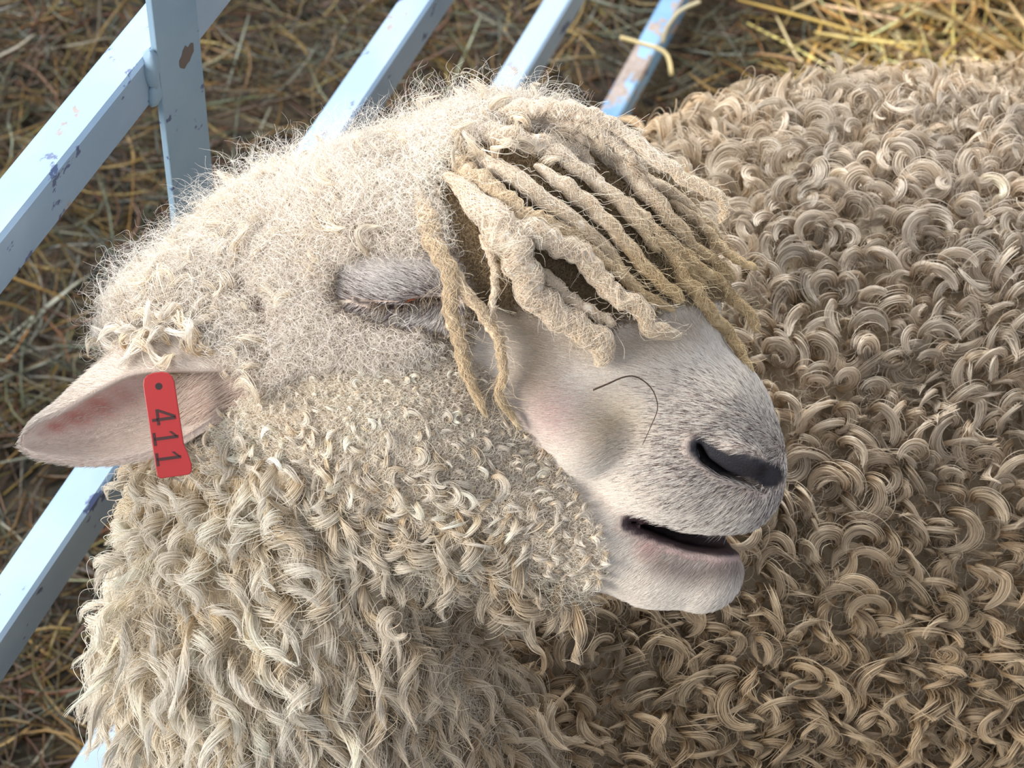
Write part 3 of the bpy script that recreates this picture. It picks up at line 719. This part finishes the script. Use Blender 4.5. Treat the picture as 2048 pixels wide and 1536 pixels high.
# the ear normals: inner face towards trough
cen_in = proj(tcen)
fi = np.flatnonzero(ear_tri)
ecen = np.concatenate([en.reshape(-1, 3), -en.reshape(-1, 3)])
tn[fi] = nrm(ecen[tri[fi, 0] - nB])
fur(earn_in & (tproj[:, 0] < 500), 16000, .0045, 'inner_ear_hair', ear_dir, ear_col_in, lay=.3, sr=.00014)
fur(ear_tri & ~earn_in & (tproj[:, 0] < 500), 34000, .0045, 'outer_ear_hair', ear_dir, ear_col_out, lay=.4, sr=.00013)
fur(inpoly(tproj[:, 0], tproj[:, 1], EARP) & ~ear_tri & ~tbody & (tproj[:, 2] < 1.25), 9000, .011, 'ear_root_hair', lambda pp: px_dirs(-.9 + 0 * pp[:, 0], .55 + 0 * pp[:, 0]), lambda P, pp: (np.tile([.80, .68, .58], (len(P), 1)), rng.random(len(P)) < .8), lay=.5, sr=.00013)
# long white locks on the root of the ear
P, Nn = sample((ear_tri & ~earn_in & (tproj[:, 0] > 255) & (tproj[:, 0] < 430) & (tproj[:, 1] < 715)) | (tk & (tproj[:, 0] < 470) & (tproj[:, 1] > 540) & (facing > -.2)), 3000)
P, Nn = thin(P, Nn, .0066); n = len(P)
T = tangent(Nn, px_dirs(-.8 + rng.normal(0, .3, n), rng.normal(0, .5, n)))
pts, rad = locks(P, Nn, T, rng.uniform(.010, .024, n), rng.uniform(.004, .007, n), rng.uniform(.004, .010, n), rng.uniform(.4, 1.1, n), 40, 18, axn=rng.uniform(.05, .4, n), rise=rng.uniform(.002, .007, n), strad=.00017, stray=.1)
o = curves_obj('ear_wool', c2w(pts) - SO, rad, rep(np.tile([.86, .79, .69], (n, 1)), 40), MW_NECK, sheep); o['kind'] = 'stuff'

# ---- eyelashes
n = 190; s = np.linspace(0, 1, 7)[None, :, None]
tt = np.sort(rng.random(n)); ex = 745 + tt * 138; ey = np.interp(ex, [712, 760, 800, 835, 885], [598, 609, 611, 598, 594]) - 1
zz = np.array([hit(x, y - 4, 1.14) for x, y in zip(ex, ey)]) - .0015
P = np.array([Pc(x, y, z) for x, y, z in zip(ex, ey, zz)])
dirx = (-.55 + 1.1 * tt)[:, None]; Ld = (.0095 * rng.uniform(.6, 1.1, n) * np.where(tt > .75, .6, 1))[:, None, None]
d1 = nrm(np.concatenate([dirx - .15, -.75 * np.ones((n, 1)), .75 * np.ones((n, 1))], 1) + rng.normal(0, .26, (n, 3)))
pts = P[:, None] + d1[:, None] * s * Ld + np.array([0, -1, -.5])[None, None] * (s ** 2) * Ld * .35
lc = np.where(rng.random((n, 1)) < .55, np.array([[.05, .035, .03]]), np.array([[.42, .34, .24]]))
o = curves_obj('eyelashes', c2w(pts) - SO, .00014 * (1 - .7 * np.linspace(0, 1, 7)), lc, MFUR, sheep); o['kind'] = 'stuff'
meye, t, b = new_mat('amber_eye'); b.inputs['Base Color'].default_value = (.20, .06, .02, 1); b.inputs['Roughness'].default_value = .15
ze = hit(826, 600, 1.15)
ey_o = blob('eye', c2w(Pc(824, 600, ze + .002)) - SO, (.0048, .0048, .0022), meye, sheep, 3)

# ---- forelock cords
CORDS = [
 ([(840, 370), (850, 430), (868, 480), (898, 551), (905, 632), (922, 705), (942, 768), (973, 833)], 46, 15),
 ([(880, 500), (915, 560), (962, 624), (993, 672), (1007, 737), (1000, 795), (1041, 857)], 28, 13),
 ([(900, 310), (937, 345), (995, 384), (1044, 426), (1110, 453), (1166, 477), (1202, 486)], 46, 20),
 ([(890, 350), (946, 394), (1003, 450), (1068, 467), (1125, 492), (1178, 525), (1216, 580), (1273, 611), (1304, 655), (1359, 672)], 56, 30),
 ([(915, 360), (971, 424), (1020, 485), (1044, 534), (1068, 590), (1117, 630), (1166, 661), (1208, 690), (1196, 728)], 74, 40),
 ([(930, 290), (971, 321), (1020, 350), (1068, 384), (1117, 418), (1160, 455), (1215, 498), (1240, 545), (1275, 580), (1304, 600), (1348, 622)], 44, 22),
 ([(1040, 285), (1117, 309), (1166, 345), (1215, 382), (1264, 431), (1298, 475), (1318, 503)], 42, 24),
 ([(1140, 262), (1200, 300), (1250, 340), (1293, 383), (1326, 420), (1359, 460), (1392, 500), (1436, 531), (1469, 560)], 46, 28),
 ([(1300, 450), (1348, 512), (1366, 556), (1399, 593), (1425, 630), (1458, 666), (1480, 703), (1504, 745)], 38, 24),
 ([(1070, 330), (1120, 365), (1166, 400), (1215, 445), (1256, 494), (1304, 549), (1348, 586), (1364, 603)], 40, 26),
 ([(1310, 455), (1350, 495), (1383, 527), (1436, 564), (1469, 600), (1506, 637), (1513, 662)], 42, 22),
 ([(1180, 265), (1250, 320), (1304, 365), (1348, 387), (1392, 427), (1425, 457), (1443, 486)], 34, 18),
 ([(1200, 240), (1270, 285), (1337, 332), (1370, 358), (1414, 380), (1443, 398), (1451, 424), (1440, 446)], 36, 20),
 ([(1080, 235), (1150, 250), (1200, 265), (1238, 292), (1271, 321), (1288, 340)], 34, 22),
 ([(1340, 400), (1400, 448), (1447, 498), (1480, 523), (1515, 537)], 28, 16),
 ([(950, 262), (1010, 272), (1070, 288), (1142, 300), (1185, 335)], 48, 30),
 ([(1085, 540), (1130, 590), (1180, 622), (1230, 648)], 34, 22),
 ([(960, 470), (985, 520), (990, 570), (985, 630), (1010, 680)], 22, 12),
 ([(1000, 224), (1080, 217), (1160, 226), (1225, 252), (1285, 292)], 44, 26),
 ([(1240, 390), (1290, 440), (1330, 490), (1370, 530), (1410, 580)], 34, 20),
 ([(1130, 470), (1180, 500), (1230, 540), (1290, 590)], 30, 18),
]
MCORD = attr_mat('matted_cord', rough=.8, spec=.15, bump=.8, bscale=500)
for ci, (pl, w0, w1) in enumerate(CORDS):
    K = 90; P2 = spl([(x, y, 0) for x, y in pl], K)[:, :2]
    z = []; last = None
    for x, y in P2:
        h_ = hit(x, y, None)
        if h_ is None or h_ > 1.235: h_ = last if last is not None else 1.17
        z.append(h_); last = h_
    z = np.array(z); kk = np.ones(13) / 13; z = np.convolve(np.pad(z, 6, 'edge'), kk, 'valid')
    u = np.linspace(0, 1, K)
    wpx = (w0 + (w1 - w0) * u) * (.5 if ci in (0, 1, 2, 3, 4, 15, 18) else .43) * np.minimum(1, .35 + u * 4) * np.minimum(1, .35 + (1 - u) * 9)
    wm = wpx * 1.16 / F
    lift = (.005 if ci in (0, 1, 17) else .004) + wm * (.75 + .3 * math.sin(ci * 2.3)) + .004 * np.sin(u * math.pi) 
    ctr = np.array([Pc(x, y, zz_) for (x, y), zz_ in zip(P2, z - lift)])
    crk = np.sin(u * (26 + ci % 5 * 5) + ci) * wm * .16 + (np.sin(u * 95 + 2 * np.sin(u * 11)) * wm * .14 if ci in (0, 1, 2, 3, 13, 17) else 0)
    tg = nrm(np.gradient(ctr, axis=0)); sd = nrm(np.cross(tg, [0, 0, 1])); upv = np.cross(sd, tg)
    ctr = ctr + sd * crk[:, None]
    KK = 14; ang = np.arange(KK) * 2 * math.pi / KK
    ring = sd[:, None] * np.cos(ang)[None, :, None] + upv[:, None] * (np.sin(ang) * .85)[None, :, None]
    base = ctr[:, None] + ring * (wm * .78)[:, None, None]
    nub = 1 + (.34 if ci < 2 else .20) * snoise(base.reshape(-1, 3), 420, 100 + ci).reshape(K, KK) * np.clip(.3 + u * 1.5, 0, 1)[:, None] + .10 * snoise(base.reshape(-1, 3), 1100, 200 + ci).reshape(K, KK)
    V = ctr[:, None] + ring * (wm[:, None] * .78 * nub)[:, :, None]
    V = V.reshape(-1, 3); V = np.concatenate([V, ctr[:1], ctr[-1:]])
    idx = np.arange(K * KK).reshape(K, KK)
    fs = [(int(idx[i, k]), int(idx[i, (k + 1) % KK]), int(idx[i + 1, (k + 1) % KK]), int(idx[i + 1, k])) for i in range(K - 1) for k in range(KK)]
    fs += [(int(idx[0, (k + 1) % KK]), int(idx[0, k]), K * KK) for k in range(KK)] + [(int(idx[-1, k]), int(idx[-1, (k + 1) % KK]), K * KK + 1) for k in range(KK)]
    gold = np.clip((P2[:, 1] - 300) / 220, 0, 1) * np.clip((P2[:, 0] - 900) / 400, .25, 1) * .85
    if ci in (4, 16, 3): gold = gold * .35
    if ci in (0, 1, 2): gold = gold * 0 + .35 + .4 * u
    cc = lerp(np.array([.80, .71, .60]), np.array([.60, .46, .25]), gold[:, None])
    cv = np.repeat(cc, KK, axis=0); cv = np.concatenate([cv, cc[:1], cc[-1:]])
    cord = mesh_obj('forelock', c2w(V) - SO, fs, MCORD, sheep, smooth=True, tint=cv)
    # crinkled fibres wrapping the cord
    m = int((900 if ci < 2 else 520) + 14 * w0 * (len(pl) / 5))
    i0 = rng.integers(0, K - 8, m); aa = rng.uniform(0, 2 * math.pi, m)
    ln = rng.integers(5, 16, m); Sp = 9; tt_ = np.linspace(0, 1, Sp)[None]
    idf = np.clip(i0[:, None] + ln[:, None] * tt_, 0, K - 1.001); il = idf.astype(int); fr = (idf - il)[..., None]
    g = lambda A: A[il] * (1 - fr) + A[il + 1] * fr
    wv = (wm[il])[..., None] * (rng.uniform(.72, 1.08, m)[:, None, None] + .10 * np.sin(tt_ * 9 + rng.uniform(0, 6, m)[:, None])[..., None])
    a2 = aa[:, None] + rng.normal(0, .8, m)[:, None] * tt_ + .45 * np.sin(tt_ * 12 + rng.uniform(0, 6, m)[:, None])
    hp = g(ctr) + (g(sd) * np.cos(a2)[..., None] + g(upv) * (np.sin(a2) * .85)[..., None]) * wv
    fly = (rng.random(m) < .05)[:, None, None]
    hp = hp + fly * (g(upv) * tt_[..., None] ** 2 * .006 + g(sd) * (tt_[..., None] ** 2 * rng.normal(0, .006, m)[:, None, None]))
    hc = cc[i0] * 1.12
    o = curves_obj('fuzz', c2w(hp) - SO, .00013 * (1 - .6 * np.linspace(0, 1, Sp)), rep(hc, 1, .14), MW_FELT, cord); o['kind'] = 'stuff'

# ------------------------------------------------------------------ ear tag
MRED, t, b = new_mat('red_plastic'); b.inputs['Base Color'].default_value = (.34, .016, .016, 1); b.inputs['Roughness'].default_value = .42
MBLK, t, b = new_mat('black_ink'); b.inputs['Base Color'].default_value = (.035, .004, .004, 1); b.inputs['Roughness'].default_value = .6
TZ = 1.137
o_c = Pc(330, 850, TZ)
uT = nrm(Pc(346, 952, TZ) - Pc(318, 745, TZ)); vT = nrm(Pc(358, 848, TZ) - Pc(296, 853, TZ)); vT = nrm(vT - uT * (vT @ uT))
wT = np.cross(vT, -uT); wT = wT if wT[2] > 0 else -wT
TL = np.linalg.norm(Pc(347, 954, TZ) - Pc(317, 745, TZ)); px = TZ / F
tagc = (Pc(317, 745, TZ) + Pc(340, 954, TZ)) / 2
eartag = empty('ear_tag', tuple(c2w(tagc)))
tag(eartag, 'red plastic ear tag printed 411, hanging in the ear of the sheep', 'tag')
def TP(a, b_, h=0):   # a along (down) in px from the top, b_ across in px, h proud
    return c2w(tagc - uT * TL / 2 + uT * a * px + vT * b_ * px + wT * h) - np.array(eartag.location)
def extrude(name, outline, h0, h1, mat, parent, holes=None):
    n = len(outline); v = [TP(a, b_, h0) for a, b_ in outline] + [TP(a, b_, h1) for a, b_ in outline]
    f_ = [tuple(range(n)), tuple(range(2 * n - 1, n - 1, -1))] + [(i, i + n, (i + 1) % n + n, (i + 1) % n) for i in range(n)]
    return mesh_obj(name, v, f_, mat, parent)
out = []
for k in range(9):
    th = math.pi * k / 8; out.append((14 - 14 * math.sin(th) , -30 * math.cos(th)) if k not in (0, 8) else (16, -30 if k == 0 else 30))
out = [(22, -31), (10, -28), (3, -20), (0, -8), (0, 10), (4, 22), (12, 29), (24, 32), (150, 34), (170, 40), (190, 44), (206, 42), (211, 36), (211, -22), (206, -27), (190, -28)]
pl_ = extrude('plate', out, -.0006, .0012, MRED, eartag)
bv = pl_.modifiers.new('b', 'BEVEL'); bv.width = .0004; bv.segments = 2; bv.limit_method = 'ANGLE'
MHOLE, t, b = new_mat('dark_stud_hole'); b.inputs['Base Color'].default_value = (.015, .004, .004, 1)
hole = extrude('stud_hole', [(28 + 7 * math.sin(k * math.pi / 8), 0 + 7 * math.cos(k * math.pi / 8)) for k in range(16)], .0008, .00135, MHOLE, eartag)
rim = []
# digits: reading direction runs down the tag; glyph x -> a, glyph y(up) -> +b
def glyph(a0, strokes):
    for s_ in strokes:
        extrude('numeral', [(a0 + gx_, gy_) for gx_, gy_ in s_], .0010, .00142, MBLK, eartag)
def join_glyph(a0, polys):
    vs, fs = [], []
    for s_ in polys:
        k = len(vs); n = len(s_)
        vs += [TP(a0 + a_, b_, .0010) for a_, b_ in s_] + [TP(a0 + a_, b_, .00145) for a_, b_ in s_]
        fs += [tuple(range(k, k + n)), tuple(range(k + 2 * n - 1, k + n - 1, -1))] + [(k + i, k + i + n, k + (i + 1) % n + n, k + (i + 1) % n) for i in range(n)]
    mesh_obj('numeral', vs, fs, MBLK, eartag)
four = [[(18, -22), (24, -22), (24, 25), (18, 25)], [(0, -8), (0, -13), (32, -13), (32, -8)], [(0, -8), (5, -9), (22, 25), (16, 25)]]
one = [[(13, -23), (19, -23), (19, 25), (13, 25)], [(3, -25), (29, -25), (29, -20), (3, -20)], [(4, 13), (4, 8), (16, 20), (16, 25)]]
join_glyph(73, four); join_glyph(116, one); join_glyph(157, one)

# dark dry stem lying over the muzzle
MST, t, b = new_mat('dark_stem'); b.inputs['Base Color'].default_value = (.05, .028, .015, 1); b.inputs['Roughness'].default_value = .7
pl2 = [(1186, 780), (1215, 768), (1245, 755), (1270, 753), (1295, 768), (1310, 790), (1315, 818), (1303, 850), (1285, 890)]
z2 = [min(hit(x, y, 1.16), 1.19) - .006 for x, y in pl2]; z2 = np.convolve(np.pad(z2, 1, 'edge'), np.ones(3) / 3, 'valid')
o = tube('dry_stem', spl([Pw(x, y, z) for (x, y), z in zip(pl2, z2)], 30), np.linspace(.0005, .0002, 30), MST)
tag(o, 'thin dark curved dry stem caught on the muzzle of the sheep', 'stem')
pl3 = [(1033, 262), (1038, 250), (1055, 244), (1072, 248), (1080, 262)]
o = tube('dry_stem', spl([Pw(x, y, min(hit(x, y, 1.16), 1.19) - .016) for x, y in pl3], 16), .00025, MST)
tag(o, 'tiny looped brown fibre caught in the wool on top of the head', 'stem')
